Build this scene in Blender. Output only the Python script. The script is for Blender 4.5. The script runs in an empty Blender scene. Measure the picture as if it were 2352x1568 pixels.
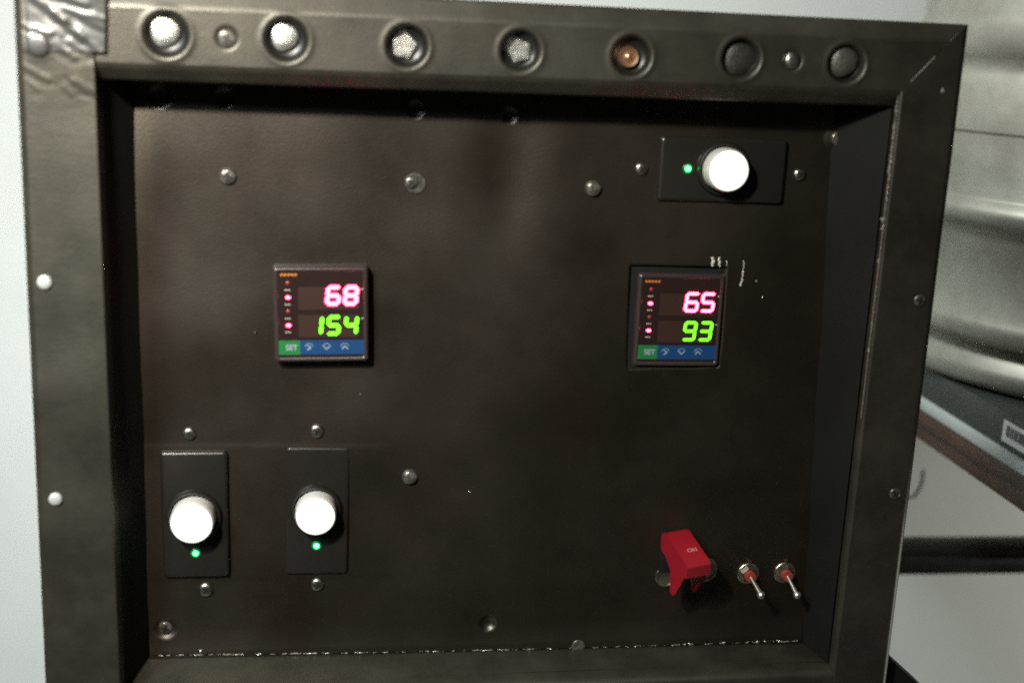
import bpy, bmesh, math, random
import numpy as np
from mathutils import Vector, Matrix

random.seed(4)
S = bpy.context.scene
COL = S.collection

# ------------------------------------------------------------------ camera
F = 2846.0                      # focal length in units of a 2352 px wide picture
def _n(v):
    v = np.array(v, float); return v / np.linalg.norm(v)
EX = _n((20180, 203, F)); ED = _n((-520, 11757, F)); EN = np.cross(EX, ED)
EN = _n(EN); ED = np.cross(EN, EX)
RIGHT = np.array((EX[0], EN[0], -ED[0])); DOWN = np.array((EX[1], EN[1], -ED[1])); FWD = np.array((EX[2], EN[2], -ED[2]))
CAM = np.array((0.0, -0.655, 1.2))
cam_d = bpy.data.cameras.new("camera"); cam = bpy.data.objects.new("camera", cam_d); COL.objects.link(cam)
cam_d.sensor_width = 36; cam_d.lens = 36 * F / 2352
m = Matrix.Identity(4)
for i in range(3):
    m[i][0] = RIGHT[i]; m[i][1] = -DOWN[i]; m[i][2] = -FWD[i]; m[i][3] = CAM[i]
cam.matrix_world = m
cam_d.clip_start = 0.02; cam_d.clip_end = 60
cam_d.dof.use_dof = True; cam_d.dof.focus_distance = 0.80; cam_d.dof.aperture_fstop = 4.2
S.camera = cam

# ------------------------------------------------------------------ world, lamps and added fills
W = bpy.data.worlds.new("World"); S.world = W; W.use_nodes = True
bg = W.node_tree.nodes['Background']
bg.inputs[0].default_value = (0.80, 0.86, 0.78, 1); bg.inputs[1].default_value = 0.014

def area(name, loc, target, size, power, color, sy=None):
    l = bpy.data.lights.new(name, 'AREA'); l.energy = power; l.color = color
    l.shape = 'RECTANGLE'; l.size = size; l.size_y = sy or size
    o = bpy.data.objects.new(name, l); COL.objects.link(o); o.location = loc
    o.rotation_euler = (Vector(target) - Vector(loc)).to_track_quat('-Z', 'Y').to_euler()
    return o
k_ = area("ceiling_lamp", (-0.27, -0.56, 1.50), (-0.17, 0, 1.22), 0.05, 4.2, (1.0, 0.92, 0.79))
k_.data.spread = math.radians(92)
area("window_light", (-0.80, -1.05, 1.78), (-0.30, 0.0, 1.10), 0.3, 2.6, (0.74, 0.90, 1.0)).data.spread = math.radians(60)
area("wall_fill", (-1.0, 0.02, 3.0), (0.2, 0.80, 1.0), 0.5, 44, (0.93, 1.0, 0.97))  # added fill out of view, brightens the wall behind the box
area("low_fill", (1.55, 0.02, 0.50), (0.45, 0.80, 0.80), 0.5, 4.6, (1.0, 1.0, 0.90))  # added fill out of view, brightens the wall under the counter
S.cycles.use_denoising = False
S.cycles.sample_clamp_indirect = 1.0; S.cycles.sample_clamp_direct = 0

S.view_settings.view_transform = 'Standard'; S.view_settings.look = 'None'
S.view_settings.exposure = 0; S.view_settings.gamma = 1; S.view_settings.use_curve_mapping = False

# ------------------------------------------------------------------ helpers
def ray(u, v):
    return RIGHT * ((u - 1176) / F) + DOWN * ((v - 784) / F) + FWD
def P(u, v, depth=0.0):
    """a point of the plane y = depth"""
    d = ray(u, v); t = (depth - CAM[1]) / d[1]
    return CAM + d * t
def onz(u, v, z):
    d = ray(u, v); t = (z - CAM[2]) / d[2]
    return CAM + d * t

def link(name, me, mat=None, parent=None, loc=None):
    o = bpy.data.objects.new(name, me); COL.objects.link(o)
    if mat:
        if len(me.materials) == 0: me.materials.append(mat)
    if loc is not None: o.location = loc
    if parent is not None: o.parent = parent
    return o
def tag(o, label=None, cat=None, group=None, kind=None):
    if label: o['label'] = label
    if cat: o['category'] = cat
    if group: o['group'] = group
    if kind: o['kind'] = kind
    return o
def empty(name, loc):
    o = bpy.data.objects.new(name, None); COL.objects.link(o); o.location = loc; o.empty_display_size = .05
    return o
def bm_mesh(bm, name, smooth=True, sharp=38):
    bmesh.ops.recalc_face_normals(bm, faces=bm.faces)
    me = bpy.data.meshes.new(name); bm.to_mesh(me); bm.free()
    if smooth:
        for p in me.polygons: p.use_smooth = True
        try: me.set_sharp_from_angle(angle=math.radians(sharp))
        except Exception: pass
    return me
def grid_mesh(name, V):
    """V: (rows, cols, 3)"""
    r, c, _ = V.shape
    me = bpy.data.meshes.new(name)
    idx = np.arange(r * c).reshape(r, c)
    f = np.stack([idx[:-1, :-1], idx[1:, :-1], idx[1:, 1:], idx[:-1, 1:]], -1).reshape(-1, 4)
    me.from_pydata(V.reshape(-1, 3).tolist(), [], f.tolist())
    for p in me.polygons: p.use_smooth = True
    me.update()
    return me
def box(bm, c, s, bevel=0.0, seg=2, rot=None):
    r = bmesh.ops.create_cube(bm, size=1)
    vs = r['verts']
    for v in vs: v.co = Vector((v.co.x * s[0], v.co.y * s[1], v.co.z * s[2]))
    if bevel > 0:
        es = list({e for v in vs for e in v.link_edges})
        rb = bmesh.ops.bevel(bm, geom=es, offset=bevel, segments=seg, affect='EDGES', profile=.5)
        vs = list({v for v in rb['verts']} | {v for v in vs if v.is_valid})
    vs = [v for v in vs if v.is_valid]
    for v in vs:
        if rot is not None: v.co = rot @ v.co
        v.co += Vector(c)
    return vs
def lathe(bm, prof, seg=40, c=(0, 0, 0), sides=None, wob=0.0):
    """prof: list of (radius, out) ; axis = -Y (towards the viewer is out>0)"""
    rings = []
    n = sides or seg
    for (r, o) in prof:
        ring = []
        for k in range(n):
            a = 2 * math.pi * k / n
            rr = r * (1 + wob * math.sin(3 * a + 1))
            ring.append(bm.verts.new((c[0] + rr * math.cos(a), c[1] - o, c[2] + rr * math.sin(a))))
        rings.append(ring)
    for a, b in zip(rings[:-1], rings[1:]):
        for k in range(n):
            bm.faces.new((a[k], a[(k + 1) % n], b[(k + 1) % n], b[k]))
    bm.faces.new(rings[-1]); bm.faces.new(list(reversed(rings[0])))
def tube(bm, pts, rad, seg=10):
    pts = [Vector(p) for p in pts]; rings = []
    rads = rad if isinstance(rad, (list, tuple)) else [rad] * len(pts)
    for i, p in enumerate(pts):
        t = (pts[min(i + 1, len(pts) - 1)] - pts[max(i - 1, 0)]).normalized()
        a = t.cross(Vector((0.3, 0.2, 1))).normalized(); b = t.cross(a)
        rings.append([bm.verts.new(p + (a * math.cos(2 * math.pi * k / seg) + b * math.sin(2 * math.pi * k / seg)) * rads[i]) for k in range(seg)])
    for r1, r2 in zip(rings[:-1], rings[1:]):
        for k in range(seg): bm.faces.new((r1[k], r1[(k + 1) % seg], r2[(k + 1) % seg], r2[k]))
    bm.faces.new(rings[0]); bm.faces.new(list(reversed(rings[-1])))
def plate(bm, poly, y0, y1):
    """extruded polygon in the XZ plane from y0 (front) to y1"""
    a = [bm.verts.new((x, y0, z)) for x, z in poly]; b = [bm.verts.new((x, y1, z)) for x, z in poly]
    n = len(poly)
    bm.faces.new(a); bm.faces.new(list(reversed(b)))
    for k in range(n): bm.faces.new((a[k], b[k], b[(k + 1) % n], a[(k + 1) % n]))

# ------------------------------------------------------------------ materials
def mat(name, col, rough=.5, metal=0., spec=.5, emis=None, estr=0., coat=0.):
    m_ = bpy.data.materials.new(name); m_.use_nodes = True
    b = m_.node_tree.nodes['Principled BSDF']
    b.inputs['Base Color'].default_value = (*col, 1); b.inputs['Roughness'].default_value = rough
    b.inputs['Metallic'].default_value = metal; b.inputs['Specular IOR Level'].default_value = spec
    b.inputs['Coat Weight'].default_value = coat
    if emis:
        b.inputs['Emission Color'].default_value = (*emis, 1); b.inputs['Emission Strength'].default_value = estr
    return m_
def N(m_, t, **k):
    n = m_.node_tree.nodes.new(t)
    for a, v in k.items(): setattr(n, a, v)
    return n
def L(m_, a, b): m_.node_tree.links.new(a, b)

def noisy(m_, scale=(60, 60, 60), rot=(0, 0, 0), bump=.15, dist=.0006, c2=None, fac=(.4, .65), rvar=.12, detail=5, mix_scale=14, grain=0.0, gscale=900):
    """streaky bump, mottled roughness and a second base tint"""
    nt = m_.node_tree; b = nt.nodes['Principled BSDF']
    tc = N(m_, 'ShaderNodeTexCoord'); mp = N(m_, 'ShaderNodeMapping')
    mp.inputs['Scale'].default_value = scale; mp.inputs['Rotation'].default_value = rot
    L(m_, tc.outputs['Object'], mp.inputs[0])
    n1 = N(m_, 'ShaderNodeTexNoise'); n1.inputs['Scale'].default_value = 1; n1.inputs['Detail'].default_value = detail; n1.inputs['Roughness'].default_value = .65
    L(m_, mp.outputs[0], n1.inputs['Vector'])
    bp = N(m_, 'ShaderNodeBump'); bp.inputs['Strength'].default_value = bump; bp.inputs['Distance'].default_value = dist
    if grain > 0:
        ng = N(m_, 'ShaderNodeTexNoise'); ng.inputs['Scale'].default_value = gscale; ng.inputs['Detail'].default_value = 2
        L(m_, tc.outputs['Object'], ng.inputs['Vector'])
        ma = N(m_, 'ShaderNodeMath', operation='MULTIPLY_ADD'); ma.inputs[1].default_value = grain
        L(m_, ng.outputs[0], ma.inputs[0]); L(m_, n1.outputs[0], ma.inputs[2]); L(m_, ma.outputs[0], bp.inputs['Height'])
    else: L(m_, n1.outputs[0], bp.inputs['Height'])
    L(m_, bp.outputs[0], b.inputs['Normal'])
    n2 = N(m_, 'ShaderNodeTexNoise'); n2.inputs['Scale'].default_value = mix_scale; n2.inputs['Detail'].default_value = 6
    L(m_, tc.outputs['Object'], n2.inputs['Vector'])
    mr = N(m_, 'ShaderNodeMapRange'); r0 = b.inputs['Roughness'].default_value
    mr.inputs['From Min'].default_value = .3; mr.inputs['From Max'].default_value = .7
    mr.inputs['To Min'].default_value = r0 - rvar; mr.inputs['To Max'].default_value = r0 + rvar
    L(m_, n2.outputs[0], mr.inputs[0]); L(m_, mr.outputs[0], b.inputs['Roughness'])
    if c2:
        n3 = N(m_, 'ShaderNodeTexNoise'); n3.inputs['Scale'].default_value = mix_scale * 2.3; n3.inputs['Detail'].default_value = 8; n3.inputs['Roughness'].default_value = .7
        L(m_, tc.outputs['Object'], n3.inputs['Vector'])
        cr = N(m_, 'ShaderNodeMapRange'); cr.inputs['From Min'].default_value = fac[0]; cr.inputs['From Max'].default_value = fac[1]
        L(m_, n3.outputs[0], cr.inputs[0])
        mx = N(m_, 'ShaderNodeMix', data_type='RGBA'); mx.inputs[6].default_value = b.inputs['Base Color'].default_value; mx.inputs[7].default_value = (*c2, 1)
        L(m_, cr.outputs[0], mx.inputs[0]); L(m_, mx.outputs[2], b.inputs['Base Color'])
    return m_

M_panel = noisy(mat('panel_paint', (.0048, .0031, .0016), .41, spec=.95), scale=(300, 300, 1100), rot=(0, math.radians(24), 0), bump=.32, dist=.0002, c2=(.0072, .0047, .0025), rvar=.07, grain=.9, gscale=1100)
M_panel.node_tree.nodes['Principled BSDF'].inputs['Specular Tint'].default_value = (1, .90, .77, 1)
M_frame = noisy(mat('frame_paint', (.0125, .0115, .0085), .45, spec=.75), scale=(50, 50, 120), bump=.35, dist=.0004, c2=(.024, .022, .0155), rvar=.09, grain=.8, gscale=1000)
M_frame.node_tree.nodes['Principled BSDF'].inputs['Specular Tint'].default_value = (1, .96, .84, 1)
M_glare = noisy(mat('glare_gloss', (.030, .030, .028), .33, spec=1.0), scale=(120, 120, 120), bump=.35, dist=.0004, rvar=.08)  # paler and glossier than the frame, carries the corner glare
M_plastic = noisy(mat('black_plastic', (.011, .010, .008), .33), scale=(200, 200, 200), bump=.08, dist=.0003, rvar=.06)
M_bezel = noisy(mat('bezel_plastic', (.030, .021, .020), .34), scale=(300, 300, 300), bump=.1, dist=.0002, rvar=.06)
M_face = mat('display_window', (.018, .010, .009), .25, coat=.2)
M_steel = noisy(mat('zinc_steel', (.42, .41, .36), .33, metal=1), scale=(300, 300, 300), bump=.25, dist=.0004, c2=(.20, .19, .16), rvar=.12, mix_scale=120)
M_wash = noisy(mat('bright_washer', (.72, .66, .50), .30, metal=1), scale=(300, 300, 300), bump=.4, dist=.0006, c2=(.45, .44, .38), rvar=.12, mix_scale=120)
M_dull = noisy(mat('painted_screw', (.060, .056, .046), .34, metal=.6), scale=(300, 300, 300), bump=.3, dist=.0004, c2=(.22, .21, .18), rvar=.1, mix_scale=160)
M_inner = noisy(mat('recess_shade_black', (.007, .007, .006), .6, spec=.2), scale=(60, 60, 60), bump=.2, dist=.0005)  # shade of the recess put into the colour, darker than the frame
M_black = mat('bore_black', (.006, .006, .006), .5)
M_cap = mat('button_cap', (.50, .49, .46), .35)
M_lit = mat('button_light', (.8, .8, .77), .4, emis=(1, .97, .90), estr=1.12)
M_gled = mat('green_led', (.1, .5, .2), .3, emis=(.035, 1, .10), estr=14)
M_glens = mat('green_halo_lens', (.01, .12, .03), .3, emis=(.01, 1, .10), estr=.10)  # the lamp's green halo put into a dimly glowing ring
M_rseg = mat('red_segment', (.3, .02, .05), .3, emis=(1, .020, .055), estr=44)
M_gseg = mat('green_segment', (.1, .4, .02), .3, emis=(.085, 1, .010), estr=3.4)
M_rled = mat('red_led_off', (.16, .02, .02), .4, emis=(.5, .03, .04), estr=.13)
M_print = mat('grey_print', (.36, .33, .29), .5)
M_orange = mat('orange_print', (.42, .14, .02), .5)
M_green = mat('green_key', (.012, .13, .035), .4)
M_blue = mat('blue_key', (.006, .040, .125), .4)
M_keymark = mat('key_mark', (.22, .27, .30), .5)
M_red = noisy(mat('red_guard', (.24, .006, .013), .40), scale=(200, 200, 200), bump=.1, dist=.0003, rvar=.06)
M_redbush = mat('red_bushing', (.25, .03, .015), .5)
M_mark = mat('guard_mark', (.42, .15, .16), .5)
M_chip = mat('bare_metal_chip', (.62, .60, .52), .38, metal=.85)
nt_ = M_chip.node_tree; b_ = nt_.nodes['Principled BSDF']
tc_ = N(M_chip, 'ShaderNodeTexCoord'); nz_ = N(M_chip, 'ShaderNodeTexNoise'); nz_.inputs['Scale'].default_value = 260; nz_.inputs['Detail'].default_value = 4
L(M_chip, tc_.outputs['Object'], nz_.inputs['Vector']); mr_ = N(M_chip, 'ShaderNodeMapRange'); mr_.inputs['From Min'].default_value = .49; mr_.inputs['From Max'].default_value = .56
L(M_chip, nz_.outputs[0], mr_.inputs[0]); mx_ = N(M_chip, 'ShaderNodeMix', data_type='RGBA'); mx_.inputs[6].default_value = (.012, .012, .011, 1); mx_.inputs[7].default_value = (.75, .73, .64, 1)
L(M_chip, mr_.outputs[0], mx_.inputs[0]); L(M_chip, mx_.outputs[2], b_.inputs['Base Color'])
M_dust = mat('paint_fleck', (.33, .31, .26), .7)
M_copper = noisy(mat('copper_cap', (.55, .33, .20), .36, metal=.9), scale=(300, 300, 300), bump=.1, dist=.0002, rvar=.08)
M_wear = mat('worn_bright_edge', (.30, .29, .25), .38, metal=.6)  # bare edge; on the rail lip it also stands for caught light

# ------------------------------------------------------------------ control box
DP = 0.036            # depth of the recessed panel behind the face of the frame
o0 = P(1176, 1600, 0)
BOX = empty('control_box', (float(o0[0]), 0.0, float(o0[2])))
tag(BOX, 'black painted steel control box with a deep framed front, lit buttons, displays and switches', 'control box')
OFF = Vector(BOX.location)
def part(name, me, mt=None, parent=None, loc=None):
    """loc in world coordinates; every part hangs under the box"""
    o = link(name, me, mt, parent or BOX)
    l = Vector(loc) if loc is not None else Vector((0, 0, 0))
    par = parent or BOX
    o.matrix_parent_inverse = Matrix.Identity(4)
    po = Vector((0, 0, 0)); q = par
    while q is not None: po += Vector(q.location); q = q.parent
    o.location = l - po
    return o

def vnoise(X, Z, seed=0, s=1.0):
    """cheap smooth noise out of sines"""
    r = np.random.RandomState(seed); out = 0
    for k in range(7):
        a = r.uniform(0, 2 * np.pi); f = s * r.uniform(.6, 1.9); ph = r.uniform(0, 6.28)
        out = out + np.sin((X * np.cos(a) + Z * np.sin(a)) * f * 2 * np.pi + ph) / 7
    return out

# --- the recessed panel
pc = [P(285, 150, DP), P(1935, 215, DP), P(1839, 1475, DP), P(345, 1508, DP)]      # TL TR BR BL
nu, nv = 420, 360
u = np.linspace(0, 1, nu)[None, :, None]; v = np.linspace(0, 1, nv)[:, None, None]
G = (1 - v) * ((1 - u) * pc[0] + u * pc[1]) + v * ((1 - u) * pc[3] + u * pc[2])
X = G[..., 0]; Z = G[..., 2]
H = .0006 * vnoise(X, Z, 3, 8) + .0012 * vnoise(X, Z, 5, 4)
def gauss(px, py, sx, sz, amp):
    c = P(px, py, DP); return amp * np.exp(-((X - c[0]) / sx) ** 2 - ((Z - c[2]) / sz) ** 2)
for g in ((1170, 380, .016, .040, .0013), (560, 760, .03, .035, -.0012), (830, 950, .028, .035, -.0010), (1060, 780, .035, .04, .0011),
          (500, 930, .03, .03, .0008), (330, 430, .014, .05, -.0014), (330, 760, .012, .04, -.0008), (1290, 520, .03, .05, -.0009), (960, 620, .03, .03, -.0006),
          (1500, 980, .05, .05, .0008), (870, 1180, .03, .04, .0010), (1180, 1020, .03, .05, -.0007), (1640, 560, .03, .03, -.0005)):
    H = H + 1.4 * gauss(*g)
# folds: a shallow doubler behind the two lower buttons
def step(a, w): return 1 / (1 + np.exp(-a / w))
zt = P(600, 1022, DP)[2]; zb = P(600, 1328, DP)[2]; xr = P(893, 1180, DP)[0]
H = H - .00022 * step(zt - Z, .0006) * step(Z - zb, .0006) * step(xr - X, .003)
# folded lip at the bottom catching light
zl = P(600, 1440, DP)[2]
H = H - .0014 * np.clip((zl - Z) / .014, 0, 1) ** 1.6
# dimples in the shadow under the top rail and the dark recess near the bottom
for (px, py, rad, dep) in ((365, 222, .0055, .0022), (515, 224, .005, .002), (955, 252, .0045, .0015), (1172, 266, .004, .0016), (1120, 1430, .0045, .0022), (380, 1442, .006, .002), (1925, 318, .006, -.0015)):
    c = P(px, py, DP); rr = np.sqrt((X - c[0]) ** 2 + (Z - c[2]) ** 2) / rad
    H = H + dep * np.exp(-rr ** 4) - .0003 * np.exp(-((rr - 1.15) / .18) ** 2)
cq = [P(1449, 611, DP), P(1667, 613, DP), P(1650, 842, DP), P(1441, 846, DP)]
ins = np.ones_like(H)
for k in range(4):
    a_, b_ = cq[k], cq[(k + 1) % 4]; dx_, dz_ = b_[0] - a_[0], b_[2] - a_[2]; ll = math.hypot(dx_, dz_)
    dist_ = -((X - a_[0]) * dz_ - (Z - a_[2]) * dx_) / ll          # >0 inside
    cc = (cq[0] + cq[2]) / 2; sg = np.sign(-((cc[0] - a_[0]) * dz_ - (cc[2] - a_[2]) * dx_))
    ins = ins * np.clip(dist_ * sg / .0008 + .5, 0, 1)
H = H * (1 - ins) + .005 * ins
G = G.copy(); G[..., 1] = DP + H
panel = part('panel_sheet', grid_mesh('panel_sheet', G - 0), M_panel)
def PH(px, py, out=0.0):
    """point on the panel surface under a pixel, then `out` towards the viewer"""
    c = P(px, py, DP)
    i = np.argmin((X - c[0]) ** 2 + (Z - c[2]) ** 2)
    y = G[..., 1].ravel()[i]
    c = P(px, py, y)
    return Vector((c[0], y - out, c[2]))

bm = bmesh.new()
c1 = P(60, 30, 0); c2 = P(2190, 100, 0); c3 = P(2100, 1800, 0)
plate(bm, [(c1[0], c1[2] + .006), (c2[0], c2[2] + .004), (c2[0], c3[2]), (c1[0], c3[2])], .047, .20)
part('box_body', bm_mesh(bm, 'box_body', False), M_inner)
# --- rails of the frame: lofted strips, long rows of points
def loft(name, rows, cols, sub, mt, deform=None):
    """rows: list of ((u,v) start, (u,v) end, depth[, depth of unprojection]); sub: points between neighbouring rows"""
    t = np.linspace(0, 1, cols)[:, None]
    pts = []
    R = []
    for r in rows:
        pd = r[3] if len(r) > 3 else r[2]
        a = P(*r[0], pd); b = P(*r[1], pd)
        line = (1 - t) * a + t * b; line[:, 1] = r[2]; R.append(line)
    for i in range(len(R) - 1):
        k = sub[i]
        for s in range(k):
            pts.append(R[i] * (1 - s / k) + R[i + 1] * (s / k))
    pts.append(R[-1])
    V = np.stack(pts, 0)
    if deform is not None: V = deform(V)
    return part(name, grid_mesh(name, V), mt)

SOCK = [(382, 80, .0108), (658, 92, .0106), (935, 107, .0104), (1196, 118, .0102), (1451, 130, .0102), (1703, 135, .0102), (1945, 148, .0100)]
BOLT = [(521, 88, .0052), (1820, 140, .0052)]
def dimples(V):
    X_ = V[..., 0]; Z_ = V[..., 2]; h = .00025 * vnoise(X_, Z_, 9, 12)
    for px, py, r in SOCK:
        c = P(px, py, 0); rr = np.sqrt((X_ - c[0]) ** 2 + (Z_ - c[2]) ** 2) / r
        h = h + .0060 / (1 + np.exp((rr - .94) / .04)) - .00038 * np.exp(-((rr - 1.16) / .17) ** 2)
    for px, py, r in BOLT:
        c = P(px, py, 0); rr = np.sqrt((X_ - c[0]) ** 2 + (Z_ - c[2]) ** 2) / r
        h = h + .0012 / (1 + np.exp((rr - 1.0) / .08))
    V = V.copy(); V[..., 1] += h
    return V
loft('top_rail', [((190, -46), (2226, 56), .034, .006), ((190, -44), (2224, 57), .006), ((190, -38), (2217, 62), .0048), ((190, 4), (2184, 90), .0006), ((190, 12), (2178, 98), 0),
                  ((190, 142), (2072, 208), 0), ((215, 154), (2068, 218), .0010), ((225, 181), (2052, 243), .0065), ((225, 184), (2052, 246), .010), ((225, 184), (2052, 246), .046, .010)],
     1000, [1, 2, 10, 3, 64, 4, 8, 2, 6], M_frame, dimples)

def crinkle(V, amp=.27):
    X_ = V[..., 0]; Z_ = V[..., 2]
    zt_ = P(150, 240, 0)[2]
    w = 1 / (1 + np.exp(-(Z_ - zt_) / .006))
    h = .0004 * vnoise(X_, Z_, 22, 28) + .00012 * vnoise(X_, Z_, 26, 110)
    rs = np.random.RandomState(8)
    segs = [(80, -5, 150, 45, .0012), (130, 30, 190, 85, .0016), (185, 75, 236, 125, .0016), (150, 20, 245, 45, .0009), (190, 40, 240, 62, .0010), (50, 148, 112, 182, .0010), (172, 186, 222, 212, .0011),
            (140, 112, 172, 130, .0010), (150, 198, 166, 216, .0007), (60, 60, 120, 75, .0006), (165, 95, 205, 120, .0012), (75, 195, 90, 206, .0006), (110, -20, 200, 10, .0010), (100, 300, 180, 312, .0005)]
    for _ in range(10):
        x_ = rs.uniform(50, 210); y_ = rs.uniform(-30, 210); q_ = rs.uniform(12, 35); an = rs.uniform(.2, .9); segs.append((x_, y_, x_ + q_ * math.cos(an), y_ + q_ * math.sin(an), rs.uniform(.0002, .0006)))
    for x0, y0, x1, y1, am in segs:
        a_ = P(x0, y0, 0); b_ = P(x1, y1, 0); dx, dz = b_[0] - a_[0], b_[2] - a_[2]; ll = dx * dx + dz * dz
        t_ = np.clip(((X_ - a_[0]) * dx + (Z_ - a_[2]) * dz) / ll, 0, 1)
        dd = ((X_ - a_[0] - t_ * dx) ** 2 + (Z_ - a_[2] - t_ * dz) ** 2) ** .5 / (.0010 + am * .9)
        sd = ((X_ - a_[0]) * dz - (Z_ - a_[2]) * dx)
        h = h - am * .8 * np.exp(-dd ** 2) + am * .5 * np.exp(-(dd - 1.6) ** 2) * (sd > 0)
    h2 = .00035 * vnoise(X_, Z_ * 3, 23, 9)
    c = P(88, 104, 0); rr = np.sqrt((X_ - c[0]) ** 2 + (Z_ - c[2]) ** 2) / .006
    V = V.copy(); V[..., 1] += w * h * amp + h2 - .0012 * np.exp(-rr ** 2) * w
    return V
loft('left_rail', [((29, -60), (109, 1660), .034, .003), ((29, -60), (109, 1660), .003), ((31, -60), (111, 1660), .0008), ((44, -60), (122, 1660), -.0018), ((208, -60), (278, 1660), -.0018),
                   ((213, -60), (282, 1660), .0003), ((216, -60), (284, 1660), .0030), ((218, -60), (286, 1660), .010, .003)],
     700, [1, 2, 6, 70, 3, 2, 2], M_frame, crinkle)
loft('glare_patch', [((58, -60), (62, 118), -.0016), ((60, -60), (66, 118), -.0025), ((242, -60), (239, 120), -.0025), ((246, -60), (243, 120), -.0022), ((247, -60), (244, 121), -.0004)],
     180, [1, 110, 2, 2], M_glare, lambda V: crinkle(V, .27))  # patch added over the rail corner to give its glare
def rr_def(V):
    V = V.copy(); V[..., 1] += .00025 * vnoise(V[..., 0], V[..., 2], 31, 9); return V
loft('right_rail', [((2224, 57), (2018, 1690), .036, .002), ((2224, 57), (2018, 1690), .002), ((2217, 62), (2012, 1690), 0.0), ((2072, 208), (1900, 1690), 0.0),
                    ((2060, 225), (1891, 1690), .0022), ((2052, 243), (1884, 1690), .0065), ((2052, 243), (1884, 1690), .010)],
     300, [1, 2, 30, 3, 3, 1], M_frame, rr_def)
loft('bottom_rail', [((250, 1602), (1930, 1540), .012, 0), ((250, 1604), (1930, 1541), .004, 0), ((250, 1608), (1930, 1545), .0012, 0), ((250, 1614), (1930, 1551), 0), ((250, 1720), (2030, 1720), 0), ((250, 1720), (2030, 1720), .036, 0)],
     300, [1, 2, 2, 12, 2], M_frame, rr_def)
# inner walls of the recess
def wall_part(name, a, b, c, d, mt_=None):
    mt_ = mt_ or M_inner
    V = np.zeros((30, 120, 3)); t = np.linspace(0, 1, 120)[:, None]
    for i in range(30):
        s = i / 29; V[i] = (1 - s) * ((1 - t) * a + t * b) + s * ((1 - t) * c + t * d)
    n = .0003 * vnoise(V[..., 1] * 2 + V[..., 0], V[..., 2], 41, 14)
    V[..., 0] += n; V[..., 2] += n
    return part(name, grid_mesh(name, V), mt_)
def Pd(px, py, ref, y):
    q = P(px, py, ref).copy(); q[1] = y; return q
wall_part('inner_wall', Pd(217, -60, .003, .009), Pd(285, 1660, .003, .009), P(306, -60, DP + .001), P(349, 1660, DP + .001))
wall_part('inner_wall', Pd(2053, 243, .0065, .009), Pd(1884.5, 1690, .0065, .009), P(1918, 150, DP + .001), P(1826, 1690, DP + .001))
wall_part('inner_wall', Pd(250, 1602, 0, .012), Pd(1930, 1540, 0, .012), P(330, 1509, DP + .0), P(1850, 1475, DP + .0), M_frame)

# --- things screwed to the rails
def star(bm, r, c, out, n=8, k=.62, tilt=0):
    vs = []
    for i in range(2 * n):
        a = math.pi * i / n + tilt
        q = r * (1 if i % 2 == 0 else k)
        vs.append((c[0] + q * math.cos(a), c[2] + q * math.sin(a)))
    plate(bm, vs, c[1] - out, c[1])
lens_m = noisy(mat('frosted_lens', (.50, .50, .46), .34, metal=.85), scale=(500, 500, 500), bump=.7, dist=.0006, rvar=.1, c2=(.30, .30, .27), mix_scale=150)
M_bowl = mat('socket_bowl', (.008, .008, .0075), .38, spec=.4)
dark_lens = noisy(mat('dark_lens', (.020, .019, .016), .42, metal=.0), scale=(400, 400, 400), bump=.8, dist=.0008, rvar=.1)
grey_lens = noisy(mat('grey_lens', (.085, .083, .070), .38, metal=.4), scale=(400, 400, 400), bump=.8, dist=.0008, rvar=.1)
slab = ['round socket with a bright white centre, nearest the left rail', None, None, None, 'round socket with a copper coloured cap in it', 'empty dark round socket', 'round socket with a dull grey dome']
for i, (px, py, r) in enumerate(SOCK):
    c = Vector(P(px, py, 0)); c.y = .0052
    bm = bmesh.new(); lathe(bm, [(r * .98, -.003), (r * .97, .0026), (r * .90, .0012), (r * .80, .0002), (r * .5, -.0006), (r * .01, -.0006)], 40)
    s = part('round_socket', bm_mesh(bm, 'round_socket'), M_bowl, loc=c)
    if slab[i]: tag(s, slab[i])
    bm = bmesh.new()
    if i < 4:
        q = [.0070, .0066, .0058, .0056][i]
        if i < 2:
            lathe(bm, [(q * 1.04, -.002), (q * 1.04, .0010), (q * .99, .0018), (q * .88, .0022), (q * .5, .0025), (q * .05, .0026)], 40, wob=.05)
        else:
            star(bm, q * 1.18, (0, .001, 0), .0034, 5, .78, .5 + i * .45)
            bmesh.ops.recalc_face_normals(bm, faces=bm.faces)
            bmesh.ops.bevel(bm, geom=list(bm.edges), offset=.0007, segments=2, affect='EDGES')
        part('lens', bm_mesh(bm, 'lens'), lens_m, parent=s, loc=c + Vector((-.0012 if i < 3 else 0, 0, .0012 if i < 2 else 0)))
    elif i == 4:
        lathe(bm, [(.0056, -.002), (.0056, .0022), (.0050, .0032), (.0042, .0030), (.0036, .0022), (.0026, .0022), (.0018, .0034), (.0008, .0038), (.0001, .0038)], 40)
        part('copper_cap', bm_mesh(bm, 'copper_cap'), M_copper, parent=s, loc=c + Vector((-.001, 0, -.0004)))
    elif i == 5:
        lathe(bm, [(.0088, -.002), (.0084, .0012), (.0065, .0024), (.004, .0028), (.0005, .0029)], 40, wob=.06)
        part('lens', bm_mesh(bm, 'lens'), dark_lens, parent=s, loc=c)
    else:
        lathe(bm, [(.0082, -.002), (.0082, .0012), (.0072, .0028), (.0048, .0038), (.0020, .0042), (.0002, .0043)], 40, wob=.05)
        part('lens', bm_mesh(bm, 'lens'), grey_lens, parent=s, loc=c + Vector((-.0004, 0, .0012)))

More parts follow.
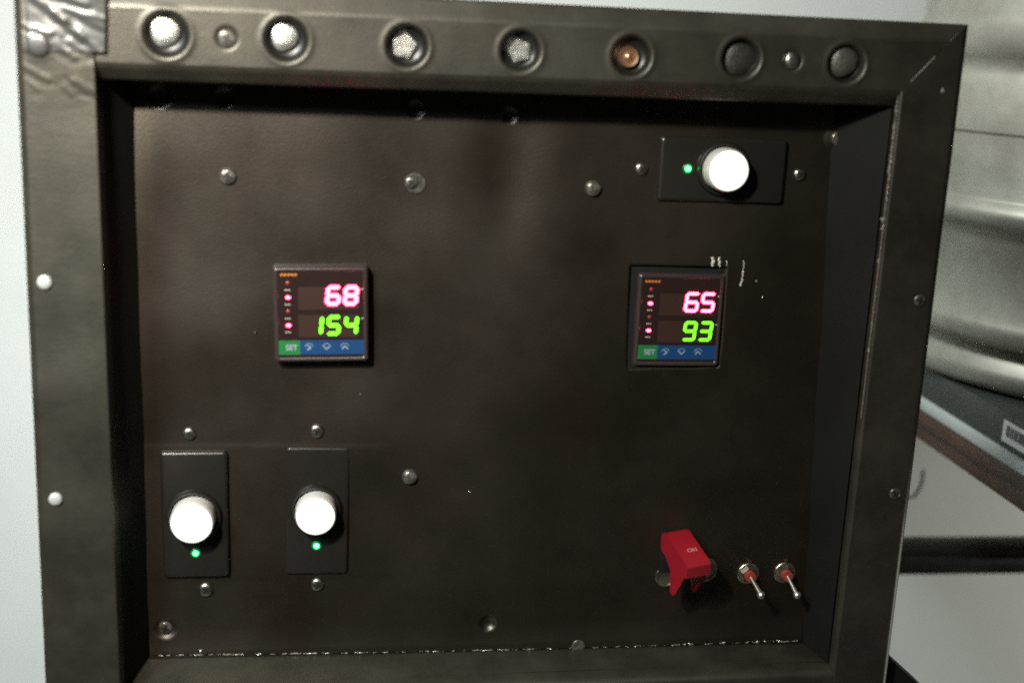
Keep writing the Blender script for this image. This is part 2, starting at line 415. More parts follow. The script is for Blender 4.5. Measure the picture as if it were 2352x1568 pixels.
def screw(px, py, r=.0036, out=.0022, surf='panel', rot=.4, mt=None, washer=None, dome=False, lab=None, name='screw'):
    if surf == 'panel': c = PH(px, py)
    else: c = Vector(P(px, py, surf)); c.y = surf
    bm = bmesh.new()
    n = 28
    if mt is None or mt is M_steel: out *= .78
    prof = [(r, -.001), (r, out * .35), (r * .93, out * .65), (r * .72, out * .9), (r * .45, out)] + ([(r * .2, out * 1.04), (r * .02, out * 1.05)] if dome else [(r * .02, out)])
    lathe(bm, prof, n)
    me = bm_mesh(bm, name)
    o = part(name, me, mt or M_dull, loc=c)
    if lab: tag(o, lab)
    if not dome:
        bm = bmesh.new()
        R_ = Matrix.Rotation(rot, 3, 'Y')
        box(bm, (0, -out, 0), (r * 1.15, .0004, r * .26), rot=R_); 
        box(bm, (0, -out - .00012, 0), (r * .26, .0004, r * 1.15), rot=R_)
        part('cross_slot', bm_mesh(bm, 'cross_slot', False), M_black, parent=o, loc=c)
    if washer:
        bm = bmesh.new(); dx, dz, wr = washer
        lathe(bm, [(wr, -.001), (wr, .0005), (wr * .93, .0009), (wr * .5, .0009)], 36, c=(dx, 0, dz))
        part('washer', bm_mesh(bm, 'washer'), M_steel, parent=o, loc=c)
    return o
# rail bolts and studs
screw(521, 90, .0048, .0020, 0.0012, .6)
screw(1820, 140, .0046, .0030, 0.0012, dome=True, mt=M_steel)
M_stud = mat('bare_stud', (.42, .43, .42), .5, metal=.3)
screw(103, 648, .0038, .0022, -.0018, dome=True, mt=M_stud, name='rivet')
screw(128, 1145, .0036, .0022, -.0018, dome=True, mt=M_stud, name='rivet')
screw(88, 104, .0056, .0014, -.0028, dome=True, mt=M_glare, name='rivet', lab='rivet painted over in the frame colour')
screw(2112, 690, .0034, .0014, 0.0, rot=.2)
screw(2055, 1133, .0034, .0014, 0.0, rot=.9)
# panel screws
screw(523, 405, .0046, .0030, rot=.15)
screw(944, 419, .0038, .0030, rot=.7, washer=(.0026, -.0004, .0058), lab='screw standing on a shiny washer that shows on its right side')
screw(1362, 433, .0046, .0034, dome=True)
screw(1473, 388, .0036, .0024, rot=.8, mt=M_steel)
screw(1836, 401, .0036, .0024, rot=.8, mt=M_steel)
screw(435, 995, .0036, .0026, rot=.3, mt=M_steel)
screw(728, 989, .0040, .0026, rot=.5, mt=M_steel)
screw(473, 1353, .0042, .0024, rot=.7, mt=M_steel)
screw(729, 1341, .0040, .0024, rot=.2, mt=M_steel)
screw(941, 1094, .0046, .0036, dome=True)
screw(1925, 318, .0042, .0020, dome=True)
screw(380, 1440, .0042, .0020, rot=.3, mt=M_dull)
screw(1328, 1483, .0042, .0010, dome=True)

# --- white lit push buttons on black plates
def rrect(w, h, r, n=6):
    out = []
    for cx, cz, a0 in ((w / 2 - r, h / 2 - r, 0), (-w / 2 + r, h / 2 - r, 90), (-w / 2 + r, -h / 2 + r, 180), (w / 2 - r, -h / 2 + r, 270)):
        for k in range(n + 1):
            a = math.radians(a0 + 90 * k / n); out.append((cx + r * math.cos(a), cz + r * math.sin(a)))
    return out
def frame_of(quad, depth):
    """centre, width, height, roll of a rectangle whose corners are seen at four pixels"""
    q = [P(*p, depth) for p in quad]
    c = sum(q) / 4
    w = (np.linalg.norm(q[1] - q[0]) + np.linalg.norm(q[2] - q[3])) / 2; h = (np.linalg.norm(q[3] - q[0]) + np.linalg.norm(q[2] - q[1])) / 2
    d = (q[1] - q[0]) + (q[2] - q[3]); roll = math.atan2(d[2], d[0])
    return c, w, h, roll
def lit_button(quad, thick, btn, led, lab, br=.0123):
    c, w, h, roll = frame_of(quad, DP - thick)
    o = Vector((c[0], DP, c[2]))
    Rm = Matrix.Rotation(-roll, 3, 'Y')
    bm = bmesh.new()
    rings = []
    for (ins, out, rad) in ((0, -.003, .002), (0, thick * .55, .002), (.0006, thick * .88, .0018), (.0016, thick, .0014)):
        rings.append([bm.verts.new(Rm @ Vector((x, -out, z))) for x, z in rrect(w - 2 * ins, h - 2 * ins, rad)])
    for a, b in zip(rings[:-1], rings[1:]):
        n = len(a)
        for k in range(n): bm.faces.new((a[k], a[(k + 1) % n], b[(k + 1) % n], b[k]))
    bm.faces.new(rings[-1])
    pl = part('push_button', bm_mesh(bm, 'push_button', sharp=60), M_plastic, loc=o); tag(pl, lab)
    hgt = .0125
    t = P(*btn, DP - thick - hgt)
    bc = Vector((t[0], DP - thick, t[2]))
    bm = bmesh.new(); r = br
    lathe(bm, [(r * 1.27, -.001), (r * 1.27, .0012), (r * 1.20, .0030), (r * 1.11, .0034), (r * 1.05, .0018), (r * 1.05, -.001)], 56)
    part('collar', bm_mesh(bm, 'collar'), M_plastic, parent=pl, loc=bc)
    bm = bmesh.new()
    lathe(bm, [(r, -.001), (r, hgt * .72), (r * .975, hgt * .88), (r * .92, hgt * .97), (r * .91, hgt * .97)], 64)
    part('button_cap', bm_mesh(bm, 'button_cap'), M_cap, parent=pl, loc=bc)
    bm = bmesh.new()
    lathe(bm, [(r * .91, hgt * .9), (r * .91, hgt * .965), (r * .86, hgt * 1.0), (r * .6, hgt * 1.05), (r * .3, hgt * 1.07), (r * .02, hgt * 1.075)], 64)
    part('lit_face', bm_mesh(bm, 'lit_face'), M_lit, parent=pl, loc=bc)
    t = P(*led, DP - thick - .001); lc = Vector((t[0], DP - thick, t[2]))
    bm = bmesh.new(); lathe(bm, [(.0017, -.001), (.0017, .0003), (.0013, .0009), (.0008, .0013), (.0001, .0014)], 20)
    part('green_lamp', bm_mesh(bm, 'green_lamp'), M_gled, parent=pl, loc=lc)
    bm = bmesh.new(); lathe(bm, [(.0029, -.001), (.0029, .0001), (.0024, .0004), (.0001, .0005)], 20)
    part('halo_lens', bm_mesh(bm, 'halo_lens'), M_glens, parent=pl, loc=lc)
lit_button([(1520, 314), (1808, 322), (1799, 470), (1510, 461)], .0030, (1675, 393), (1581, 388), 'round white button on a wide black plate, green lamp to its left')
lit_button([(366, 1040), (522, 1036), (526, 1325), (375, 1326)], .0030, (440, 1203), (449, 1271), 'round white button on an upright black plate beside the left rail', .0125)
lit_button([(656, 1030), (800, 1027), (800, 1318), (658, 1316)], .0014, (725, 1187), (727, 1254), 'round white button on an upright black plate, set nearly flush', .0119)

# --- text and seven-segment digits
def text_mesh(s, size, bold=0.0):
    cu = bpy.data.curves.new('t', 'FONT'); cu.body = s; cu.size = size; cu.extrude = .00008; cu.align_x = 'CENTER'; cu.align_y = 'CENTER'; cu.offset = bold
    o = bpy.data.objects.new('t', cu); COL.objects.link(o)
    bpy.context.view_layer.update()
    me = bpy.data.meshes.new_from_object(o.evaluated_get(bpy.context.evaluated_depsgraph_get()))
    bpy.data.objects.remove(o); bpy.data.curves.remove(cu)
    me.transform(Matrix.Rotation(math.radians(90), 4, 'X'))
    return me
SEG = {'0': 'abcdef', '1': 'bc', '3': 'abcdg', '4': 'bcfg', '5': 'acdfg', '6': 'acdefg', '8': 'abcdefg', '9': 'abcdfg'}
def digit_mesh(ch, w, h, t, slant=.10, y=0.0):
    bm = bmesh.new(); g = -t * .12
    def seg(p, q):
        p = Vector(p); q = Vector(q); d = (q - p).normalized(); n = Vector((-d.y, d.x)); p = p + d * g; q = q - d * g
        pts = [p, p + d * t / 2 + n * t / 2, q - d * t / 2 + n * t / 2, q, q - d * t / 2 - n * t / 2, p + d * t / 2 - n * t / 2]
        plate(bm, [(a.x + a.y * slant, a.y) for a in pts], y - .0002, y)
    x, z = w / 2 - t / 2, h / 2 - t / 2
    pos = {'a': ((-x, z), (x, z)), 'b': ((x, z), (x, 0)), 'c': ((x, 0), (x, -z)), 'd': ((-x, -z), (x, -z)), 'e': ((-x, 0), (-x, -z)), 'f': ((-x, z), (-x, 0)), 'g': ((-x, 0), (x, 0))}
    for s in SEG[ch]: seg(*pos[s])
    return bm_mesh(bm, 'digit', False)

def controller(quad, out, top, bottom, lab, gm, tilt, recessed, ds):
    """48 mm square controller. ds scales the lit strokes"""
    fd = DP - out
    c, w, h, roll = frame_of(quad, fd)
    roll += tilt
    Rm = Matrix.Rotation(-roll, 3, 'Y')
    o = Vector((c[0], fd, c[2]))
    # body with rounded rim and a sunken window
    bm = bmesh.new()
    rings = []
    for (ins, y, rad) in ((-.0004 if not recessed else 0, .0, .0015), (0, out * .0 + .0, .0015)): pass
    prof = [(.0, out + .002, .0016), (.0, .0018, .0016), (.0005, .0006, .0016), (.0014, 0, .0014), (.0022, 0, .001), (.0028, .0007, .001)]
    for ins, y, rad in prof:
        rings.append([bm.verts.new(Rm @ Vector((x, y, z))) for x, z in rrect(w - 2 * ins, h - 2 * ins, rad, 4)])
    for a, b in zip(rings[:-1], rings[1:]):
        n = len(a)
        for k in range(n): bm.faces.new((a[k], a[(k + 1) % n], b[(k + 1) % n], b[k]))
    body = part('temperature_controller', bm_mesh(bm, 'temperature_controller', sharp=50), M_bezel, loc=o); tag(body, lab)
    iw, ih = w - .0056, h - .0056
    def sub(name, me, mt, x=0, z=0, y=0.0, lab_=None):
        me.transform(Rm.to_4x4())
        s = part(name, me, mt, parent=body, loc=o + Rm @ Vector((x, y, z)))
        if lab_: tag(s, lab_)
        return s
    bm = bmesh.new(); plate(bm, [(a, b) for a, b in rrect(iw, ih, .0008, 3)], .0007, .002)
    sub('display_window', bm_mesh(bm, 'display_window', False), M_face)
    yw = .0007
    # helper: fractions of the face, (0,0) top left
    def at(fx, fz): return (-w / 2 + fx * w, h / 2 - fz * h)
    # sunken-looking sub windows behind the digits
    for fz in (.33, .62):
        x, z = at(.58, fz)
        bm = bmesh.new(); plate(bm, [(a, b) for a, b in rrect(w * .64, h * .235, .0006, 3)], yw - .00025, yw)
        sub('digit_window', bm_mesh(bm, 'digit_window', False), M_win, x, z)
    for row, (txt, mt, fz) in enumerate(((top, M_rseg, .30), (bottom, gm, .612))):
        dw = w * .165 * (1 if row == 0 else .93); dh = h * .215
        n = len(txt)
        for k, ch in enumerate(txt):
            fx = .815 - (n - 1 - k) * .185
            x, z = at(fx, fz)
            sub('digit', digit_mesh(ch, dw, dh, dw * ds, y=yw - .0003), mt, x, z)
    for k, fz in enumerate((.17, .32, .465, .61)):
        x, z = at(.155, fz)
        bm = bmesh.new(); lathe(bm, [(.0011, 0), (.0011, .0003), (.0006, .0006)], 16, c=(0, yw, 0))
        if k % 2: 
            for v_ in bm.verts: v_.co.x *= 1.25; v_.co.z *= .85
        sub('indicator_light', bm_mesh(bm, 'indicator_light'), M_rseg if k % 2 else M_rled, x, z, lab_='lit pink indicator' if k % 2 else 'unlit dark red indicator')
        bm = bmesh.new()
        for j in (-1, 0, 1): box(bm, (j * .0011, yw - .0001, 0), (.0007, .0002, .0008))
        x, z = at(.15, fz + .072)
        sub('printed_mark', bm_mesh(bm, 'printed_mark', False), M_print, x, z)
    for fz in (.235, .54):
        bm = bmesh.new()
        for j in (-1, 1): box(bm, (j * .0006, yw - .0001, 0), (.0009, .0002, .0007))
        x, z = at(.945, fz); sub('printed_mark', bm_mesh(bm, 'printed_mark', False), M_print, x, z)
    bm = bmesh.new()
    for j in range(5):
        box(bm, ((j - 2) * .0019, yw - .0001, 0), (.0014, .0002, .0013))
        box(bm, ((j - 2) * .0019 + (.0003 if j % 2 else -.0003), yw - .00025, .0001), (.0005, .00012, .0006))
    x, z = at(.165, .085); sub('printed_name', bm_mesh(bm, 'printed_name', False), M_orange, x, z)
    # key strip
    kx = [(.045, .275), (.275, .46), (.46, .645), (.645, .955)]
    for k, (a, b) in enumerate(kx):
        x, z = at((a + b) / 2, .845)
        bm = bmesh.new(); box(bm, (0, yw - .0001, 0), ((b - a) * w - .00008, .0004, h * .150))
        key = sub('key', bm_mesh(bm, 'key', False), M_green if k == 0 else M_blue, x, z, lab_='green key' if k == 0 else None)
        if k == 0:
            me = text_mesh('SET', .0042, .00012)
            for v_ in me.vertices: v_.co.x += .0012; v_.co.y = yw - .0004 + v_.co.y
            sub('key_mark', me, M_keymark, x, z)
        else:
            bm = bmesh.new()
            cx = [0, 0, -.0028][k - 1]
            V3 = {1: ((-.0011, .0013), (.0013, 0), (-.0011, -.0013)), 2: ((-.0016, .0008), (0, -.0011), (.0016, .0008)), 3: ((-.0016, -.0010), (0, .0009), (.0016, -.0010))}[k]
            for p, q in ((V3[0], V3[1]), (V3[1], V3[2])):
                p = Vector(p); q = Vector(q); d = (q - p).normalized(); nn = Vector((-d.y, d.x)) * .00033
                plate(bm, [((a_ + Vector((cx, 0))).x, a_.y) for a_ in (p + nn, q + nn, q - nn, p - nn)], yw - .0005, yw - .0002)
            # thin ring round the arrow
            r0, r1 = .0022, .00248
            for a0 in range(20, 170, 15):
                a_, b_ = math.radians(a0), math.radians(a0 + 15)
                plate(bm, [(cx + r0 * math.cos(a_), r0 * math.sin(a_)), (cx + r1 * math.cos(a_), r1 * math.sin(a_)), (cx + r1 * math.cos(b_), r1 * math.sin(b_)), (cx + r0 * math.cos(b_), r0 * math.sin(b_))], yw - .00045, yw - .0002)
            sub('key_mark', bm_mesh(bm, 'key_mark', False), M_keymark, x, z)
    return body, o, w, h, Rm
M_win = mat('digit_window', (.032, .016, .012), .35)
controller([(623, 612), (845, 613), (848, 832), (633, 831)], .0085, '68', '154', 'temperature controller reading 68 over 154, standing proud of the panel', M_gseg, .012, False, .27)
b2, o2, w2, h2, R2 = controller([(1470, 628), (1668, 631), (1651, 843), (1452, 841)], .0016, '65', '93', 'temperature controller reading 65 over 93, set crooked in a dark cutout', M_gseg, 0.0, True, .21)
# black plate: gap darkness round the right controller put into its colour
q = [P(1448, 606, DP), P(1664, 612, DP), P(1648, 840, DP), P(1440, 850, DP)]
bm = bmesh.new(); plate(bm, [(p[0], p[2]) for p in q], DP + .0012, DP + .004)
part('cutout', bm_mesh(bm, 'cutout', False), M_black)

# --- guarded switch
gc = PH(1542, 1262)
bm = bmesh.new()
sc = .00112
GR = Matrix.Rotation(math.radians(-3), 3, 'Y') @ Matrix.Rotation(math.radians(14), 3, 'Z')
side = [(1, 10), (5, 13), (7, 13), (29, 4.5), (30.5, 3), (29.5, -3.5), (27, -4), (18, -17.5), (15.5, -19.5), (12, -18.5), (12, -6), (6, 0), (1, 2)]
hw = .0079; th = .0016
for sx in (-1, 1):
    x0 = sx * hw; x1 = sx * (hw - th)
    a = [bm.verts.new((x0, -o_ * sc, z_ * sc)) for o_, z_ in side]; b = [bm.verts.new((x1, -o_ * sc, z_ * sc)) for o_, z_ in side]
    n = len(side); bm.faces.new(a); bm.faces.new(list(reversed(b)))
    for k in range(n): bm.faces.new((a[k], a[(k + 1) % n], b[(k + 1) % n], b[k]))
front = side[1:7]
inner = [(o_ - 1.6, z_ - .6) for o_, z_ in front]
ring = front + list(reversed(inner))
x0 = -hw + .0001; x1 = hw - .0001
a = [bm.verts.new((x0, -o_ * sc - .00006, z_ * sc)) for o_, z_ in ring]; b = [bm.verts.new((x1, -o_ * sc - .00006, z_ * sc)) for o_, z_ in ring]
n = len(ring); bm.faces.new(a); bm.faces.new(list(reversed(b)))
for k in range(n): bm.faces.new((a[k], a[(k + 1) % n], b[(k + 1) % n], b[k]))
bmesh.ops.rotate(bm, verts=bm.verts, cent=(0, 0, 0), matrix=GR)
guard = part('switch_guard', bm_mesh(bm, 'switch_guard', sharp=30), M_red, loc=gc); tag(guard, 'red flip-up safety cover, closed over its switch')
me = text_mesh('ON', .0042, .0001)
# lay the lettering on the sloping front of the guard
p0 = Vector((0, -7 * sc, 13 * sc)); p1 = Vector((0, -29 * sc, 4.5 * sc)); d = (p1 - p0).normalized()
ang = math.atan2(p0.y - p1.y, p0.z - p1.z)
me.transform(Matrix.Rotation(-ang, 4, 'X')); me.transform(GR.to_4x4())
nn = Vector((0, d.z, -d.y)); nn = nn if nn.y < 0 else -nn
part('lettering', me, M_mark, parent=guard, loc=gc + GR @ (p0.lerp(p1, .62) + Vector((.0012, 0, 0)) + nn * .0003))
bm = bmesh.new(); box(bm, (0, -.0012, -.001), (.0150, .0030, .0255), .0006)
part('guard_base', bm_mesh(bm, 'guard_base'), M_black, parent=guard, loc=gc)
for px, py, r in ((1530, 1323, .0070), (1618, 1307, .0082)):
    c = PH(px, py)
    bm = bmesh.new(); lathe(bm, [(r, -.001), (r, .0008), (r * .94, .0013), (r * .80, .0013), (r * .78, .0004), (r * .4, .0004)], 40)
    part('washer', bm_mesh(bm, 'washer'), M_wash, parent=guard, loc=c)

# --- two toggle switches
def toggle(px, py, tipx, tipy, lab, rotn):
    c = PH(px, py)
    bm = bmesh.new(); r = .0070
    lathe(bm, [(r, -.001), (r, .0007), (r * .95, .0010), (r * .5, .0010)], 40)
    box(bm, (0, -.0009, r + .0008), (.0026, .0014, .0032), .0004)
    base = part('toggle_switch', bm_mesh(bm, 'toggle_switch'), M_wash, loc=c); tag(base, lab)
    bm = bmesh.new(); lathe(bm, [(.0050, .0008), (.0050, .0026), (.0045, .0032), (.0032, .0032)], sides=6)
    bmesh.ops.rotate(bm, verts=bm.verts, cent=(0, 0, 0), matrix=Matrix.Rotation(rotn, 3, 'Y'))
    part('nut', bm_mesh(bm, 'nut', sharp=20), M_steel, parent=base, loc=c)
    bm = bmesh.new(); lathe(bm, [(.0033, .002), (.0036, .0052), (.0033, .0062), (.0014, .0062)], 28)
    part('bushing', bm_mesh(bm, 'bushing'), M_redbush, parent=base, loc=c)
    t = P(tipx, tipy, DP - .0185); tip = Vector((t[0], DP - .0185, t[2])) - c
    st = Vector((0, -.005, 0))
    bm = bmesh.new(); tube(bm, [st, st.lerp(tip, .5), tip], [.0012, .0013, .0017], 12)
    bmesh.ops.create_uvsphere(bm, u_segments=20, v_segments=12, radius=.0025, matrix=Matrix.Translation(tip))
    part('lever', bm_mesh(bm, 'lever'), M_lever, parent=base, loc=c)
M_lever = mat('lever_chrome', (.80, .78, .70), .38, metal=1)
toggle(1718, 1316, 1748, 1366, 'toggle switch with its lever down, nearer the red guard', .3)
toggle(1802, 1314, 1831, 1366, 'toggle switch with its lever down, nearer the right rail', .8)

# --- scuffs: bare-metal chips along the lower fold, scratches and flecks on the panel
def blob(bm, c, r, n=7, sq=1.0, ang=0, y=-.0003):
    pts = []
    for k in range(n):
        a = 2 * math.pi * k / n; q = r * random.uniform(.55, 1.15)
        x = q * math.cos(a) * sq; z = q * math.sin(a)
        pts.append((c[0] + x * math.cos(ang) - z * math.sin(ang), c[2] + x * math.sin(ang) + z * math.cos(ang)))
    y0 = c[1] + y
    v_ = [bm.verts.new((p[0], y0 + random.uniform(-.0002, .0002), p[1])) for p in pts]
    b_ = [bm.verts.new((p[0], c[1] + .0012, p[1])) for p in pts]
    top = bm.verts.new((c[0], y0 - r * .35, c[2]))
    for k in range(n):
        bm.faces.new((v_[k], v_[(k + 1) % n], top)); bm.faces.new((b_[k], b_[(k + 1) % n], v_[(k + 1) % n], v_[k]))
def line_at(x):   # the scuffed fold
    return 1508 - (x - 345) * .0222 + 5 * math.sin((x - 345) / 1494 * math.pi)
def ribbon(name, pts, wfun, mt, up=(0, 0, 1)):
    """a connected strip of ragged bare metal: pts on the surface, half width per point"""
    bm = bmesh.new(); rows = []
    U_ = Vector(up)
    for i, p in enumerate(pts):
        w = wfun(i)
        p = Vector(p)
        rows.append([bm.verts.new(p + U_ * w * 1.0 + Vector((0, .0006, 0))), bm.verts.new(p + U_ * w * .35 + Vector((0, -.0002 - random.uniform(0, .0004), 0))),
                     bm.verts.new(p - U_ * w * .35 + Vector((0, -.0002 - random.uniform(0, .0004), 0))), bm.verts.new(p - U_ * w * random.uniform(.7, 1.2) + Vector((0, .0006, 0)))])
    for a, b in zip(rows[:-1], rows[1:]):
        for k in range(3): bm.faces.new((a[k], b[k], b[k + 1], a[k + 1]))
    return part(name, bm_mesh(bm, name, False), mt)
def dens(x):
    return 1.5 if x < 520 else .8 if x < 1000 else .15 if x < 1560 else 1.9
xs = np.linspace(350, 1838, 620); walk = 0
ws = []
for x in xs:
    walk = .72 * walk + random.uniform(-1, 1) * .5
    ws.append(.00012 + .0009 * max(0, walk) * dens(x) + (.0008 * random.random() if random.random() < .05 * dens(x) * 2 else 0))
ribbon('worn_bright_edge', [PH(x, line_at(x) - 4 + random.uniform(-.8, .8)) for x in xs], lambda i: ws[i], M_chip)
M_scr = mat('scratched_paint', (.46, .44, .38), .6)
def scratch(x0, y0, x1, y1, w, n=6):
    bm = bmesh.new()
    for k in range(n):
        t = k / max(1, n - 1)
        blob(bm, PH(x0 + (x1 - x0) * t + random.uniform(-1.5, 1.5), y0 + (y1 - y0) * t), w * random.uniform(.6, 1.1), sq=random.uniform(.6, 1.0))
    part('paint_scratch', bm_mesh(bm, 'paint_scratch', False), M_scr)
for a_ in ((1637, 593, 1637, 610, .0013, 5), (1652, 593, 1652, 610, .0012, 5), (1668, 600, 1669, 608, .0006, 3), (1709, 600, 1707, 625, .0007, 6), (1707, 625, 1701, 655, .0008, 8),
           (1908, 760, 1908, 788, .0007, 9)): scratch(*a_)
for px, py, r in ((1736, 645, .0009), (1532, 545, .0005), (587, 764, .0007), (1750, 683, .0004), (1078, 1128, .0005), (828, 905, .0005), (460, 1494, .0009), (1622, 1472, .0008)):
    bm = bmesh.new(); blob(bm, PH(px, py), r, sq=1.3); part('paint_chip', bm_mesh(bm, 'paint_chip', False), M_chip)
# right rail lip: wear, plus caught light put in as a pale strip
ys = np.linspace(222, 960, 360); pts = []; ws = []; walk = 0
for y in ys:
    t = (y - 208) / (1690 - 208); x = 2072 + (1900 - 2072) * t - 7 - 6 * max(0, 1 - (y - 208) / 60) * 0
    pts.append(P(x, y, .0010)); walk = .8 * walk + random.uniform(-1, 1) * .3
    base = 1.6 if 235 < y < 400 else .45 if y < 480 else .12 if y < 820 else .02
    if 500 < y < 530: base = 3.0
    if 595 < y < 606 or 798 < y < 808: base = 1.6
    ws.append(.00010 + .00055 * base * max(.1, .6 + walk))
ribbon('worn_bright_edge', pts, lambda i: ws[i], M_wear, up=(1, 0, 0))
bm = bmesh.new(); blob(bm, P(2165, 209, .0002), .0016, sq=.7); part('paint_chip', bm_mesh(bm, 'paint_chip', False), M_wear)

# ------------------------------------------------------------------ setting behind the box
YW = 0.80
def mat_wall():
    m_ = noisy(mat('wall_paint', (.74, .77, .75), .8), scale=(8, 8, 8), bump=.1, dist=.002, c2=(.70, .73, .71), rvar=.05, mix_scale=2)
    return m_
bm = bmesh.new(); box(bm, (0.2, YW + .05, 1.2), (5.0, .10, 3.4))
wall = link('wall', bm_mesh(bm, 'wall', False), mat_wall()); tag(wall, kind='structure')
bm = bmesh.new(); box(bm, (0.2, -.6, -.55), (6, 4.5, .1))
fl = link('floor', bm_mesh(bm, 'floor', False), noisy(mat('floor_paint', (.30, .29, .27), .6), scale=(20, 20, 20), bump=.2, dist=.002)); tag(fl, kind='structure')

# keg
KR = .205
ZK = 0.935                                   # height of the surface it stands on
kc = P(2145 + 30, 40, .36)                   # a pixel on its left silhouette
kx, ky = float(kc[0]) + KR * .985, .36
keg = empty('beer_keg', (kx, ky, ZK)); tag(keg, 'large ribbed stainless steel keg standing on the wooden counter behind the box', 'keg')
M_keg = noisy(mat('keg_steel', (.43, .415, .355), .52, metal=.7), scale=(6, 6, 90), bump=.15, dist=.001, c2=(.33, .315, .27), rvar=.08, mix_scale=9)
def zpix(px, py, y):       # height of a pixel seen on the near side of the keg
    return float(P(px, py, y)[2])
def keg_profile():
    pr = []
    zt_ = 1.0
    return pr
z_of = lambda py, px=2300: float(P(px, py, ky - KR * math.sqrt(max(0, 1 - ((P(px, py, ky)[0] - kx) / KR) ** 2)))[2]) - ZK
Hh = {k: z_of(v_) for k, v_ in dict(l1=828, rib=528, seam=325, top=150, band=90).items()}
prof = [(.185, 0.0), (.196, .004), (.200, .010), (.198, .020), (.188, .032)]
zc = Hh['l1']
def add(r, z): prof.append((r, z))
add(.186, zc - .012); add(.200, zc - .008); add(KR, zc); add(.203, zc + .010); add(.199, zc + .016); add(.199, zc + .05)
zr = Hh['rib']
add(.199, zr - .013); add(.2005, zr - .011); add(.208, zr - .007); add(.2105, zr); add(.208, zr + .007); add(.2005, zr + .011); add(.199, zr + .013)
zs = Hh['seam']
add(.199, zs - .0016); add(.196, zs); add(.199, zs + .0016)
z2 = Hh['top']
add(.199, z2 - .014); add(.195, z2 - .008); add(.194, z2); add(.199, z2 + .006); add(.2035, z2 + .012); add(.2045, z2 + .022); add(.203, z2 + .034); add(.200, z2 + .04); add(.200, z2 + .16); add(.17, z2 + .20)
prof = sorted(set(prof), key=lambda p: p[1])
bm = bmesh.new(); n = 128; rings = []
for r, z in prof: rings.append([bm.verts.new((r * math.cos(2 * math.pi * k / n), r * math.sin(2 * math.pi * k / n), z)) for k in range(n)])
for a, b in zip(rings[:-1], rings[1:]):
    for k in range(n): bm.faces.new((a[k], a[(k + 1) % n], b[(k + 1) % n], b[k]))
bm.faces.new(rings[-1]); bm.faces.new(list(reversed(rings[0])))
o = link('keg_body', bm_mesh(bm, 'keg_body', sharp=60), M_keg, keg)

# counter: black top over a white layer over a brown wooden edge; its left edge runs away from the viewer
e1 = onz(2128, 836, ZK); e2 = onz(2292, 944, ZK)
xe = float((e1[0] + e2[0]) / 2)
counter = empty('counter', (xe, .3, ZK - .1)); tag(counter, 'wooden counter edge with white layer and black top under the keg', 'counter')
M_ctop = noisy(mat('counter_black', (.030, .036, .032), .5), scale=(60, 60, 60), bump=.2, dist=.001, c2=(.04, .045, .04))
M_cwhite = noisy(mat('counter_white', (.55, .58, .55), .5), scale=(60, 60, 60), bump=.1, dist=.001)
M_wood = noisy(mat('counter_wood', (.085, .034, .016), .5), scale=(40, 6, 90), bump=.3, dist=.001, c2=(.045, .018, .009), mix_scale=9)
def slab(name, z1, z0, mt, dx=0.0):
    bm = bmesh.new(); box(bm, ((1.1 - dx) / 2 + dx, .08, (z1 + z0) / 2 - (ZK - .1)), (1.1 - dx, 1.0, z1 - z0), .0015)
    return link(name, bm_mesh(bm, name), mt, counter)
def on_x(px, py, x):
    d = ray(px, py); t = (x - CAM[0]) / d[0]; return CAM + d * t
Z1, Z2, Z3, Z4 = [float(on_x(2230, py, xe)[2]) for py in (981, 1011, 1052, 1100)]
slab('top_board', ZK - .0004, Z1, M_ctop)
slab('white_layer', Z1 - .0004, Z2, M_cwhite, -.003)
slab('wood_edge', Z2 - .0004, Z3, M_wood, -.001)
slab('wood_rail', Z3 - .0004, Z4, M_wood, .004)
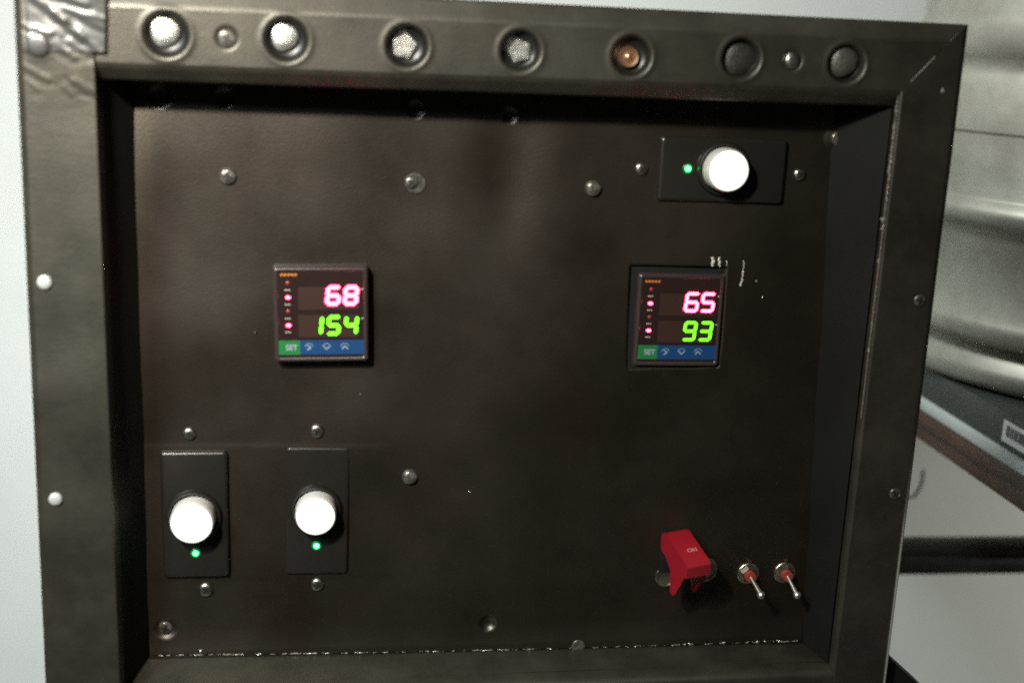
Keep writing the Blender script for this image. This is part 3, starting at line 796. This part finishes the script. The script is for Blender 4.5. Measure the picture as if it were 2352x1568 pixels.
# barcode sticker on the side of the black top
bm = bmesh.new()
s0 = on_x(2296, 966, xe); z1 = ZK - .0055; y1 = float(on_x(2304, 1000, xe)[1]); y0 = y1 - .05; z0 = Z1 + .0055
box(bm, (-.0006, (y0 + y1) / 2, (z0 + z1) / 2), (.0008, y1 - y0, z1 - z0))
st = link('barcode_sticker', bm_mesh(bm, 'barcode_sticker', False), mat('sticker_paper', (.85, .87, .85), .6)); st.location = (xe, 0, 0)
tag(st, 'small white barcode sticker on the black edge of the counter', 'sticker')
bm = bmesh.new(); y = y1 - .006
while y > y0 + .006:
    wd = random.choice((.0005, .0008, .0013)); box(bm, (-.0013, y - wd / 2, (z0 + z1) / 2 + .0012), (.0006, wd, (z1 - z0) * .50)); y -= wd + random.choice((.001, .0016))
link('barcode', bm_mesh(bm, 'barcode', False), mat('barcode_ink', (.16, .16, .16), .6), st)

# black rail across the wall, dark post, board under the box, thin wire
a = P(2060, 1252, .42); b = P(2352, 1237, .42); a2 = P(2060, 1309, .42)
rz = float((a[2] + a2[2]) / 2); rh = float(a[2] - a2[2])
bm = bmesh.new(); box(bm, (.45, .43, 0), (1.1, .04, rh), .004); box(bm, (.45, .407, rh * .18), (1.1, .010, rh * .30), .002)
ra = link('shelf_rail', bm_mesh(bm, 'shelf_rail'), noisy(mat('rail_black', (.012, .012, .011), .35), bump=.2)); ra.location = (float(a[0]) - .25, 0, rz); ra.rotation_euler = (0, math.radians(.4), 0)
tag(ra, 'black horizontal rail crossing the white wall below the counter', 'rail')
pp = P(2338, 1560, .38)
bm = bmesh.new(); box(bm, (.03, 0, 0), (.06, .04, .9), .003)
po = link('table_leg', bm_mesh(bm, 'table_leg'), M_ctop); po.location = (float(pp[0]), .38, float(pp[2]) - .37); po.rotation_euler = (0, math.radians(6), 0)
tag(po, 'dark slanting leg at the lower right edge of the picture', 'leg')
bm = bmesh.new(); pl_ = [P(x, y, .02) for x, y in ((1990, 1450), (2042, 1506), (2115, 1572), (2200, 1660), (2200, 1800), (1900, 1800))]
plate(bm, [(p[0], p[2]) for p in pl_], .012, .030)
part('corner_foot', bm_mesh(bm, 'corner_foot', False), M_inner)
w = [P(2080, 1143, .55), P(2100, 1140, .54), P(2112, 1122, .535), P(2119, 1100, .53), P(2121, 1078, .53)]
bm = bmesh.new(); tube(bm, w, .0017, 8)
wi = link('thin_wire', bm_mesh(bm, 'thin_wire'), mat('wire_grey', (.05, .05, .045), .5)); tag(wi, 'thin grey wire curling out from behind the right rail', 'wire')
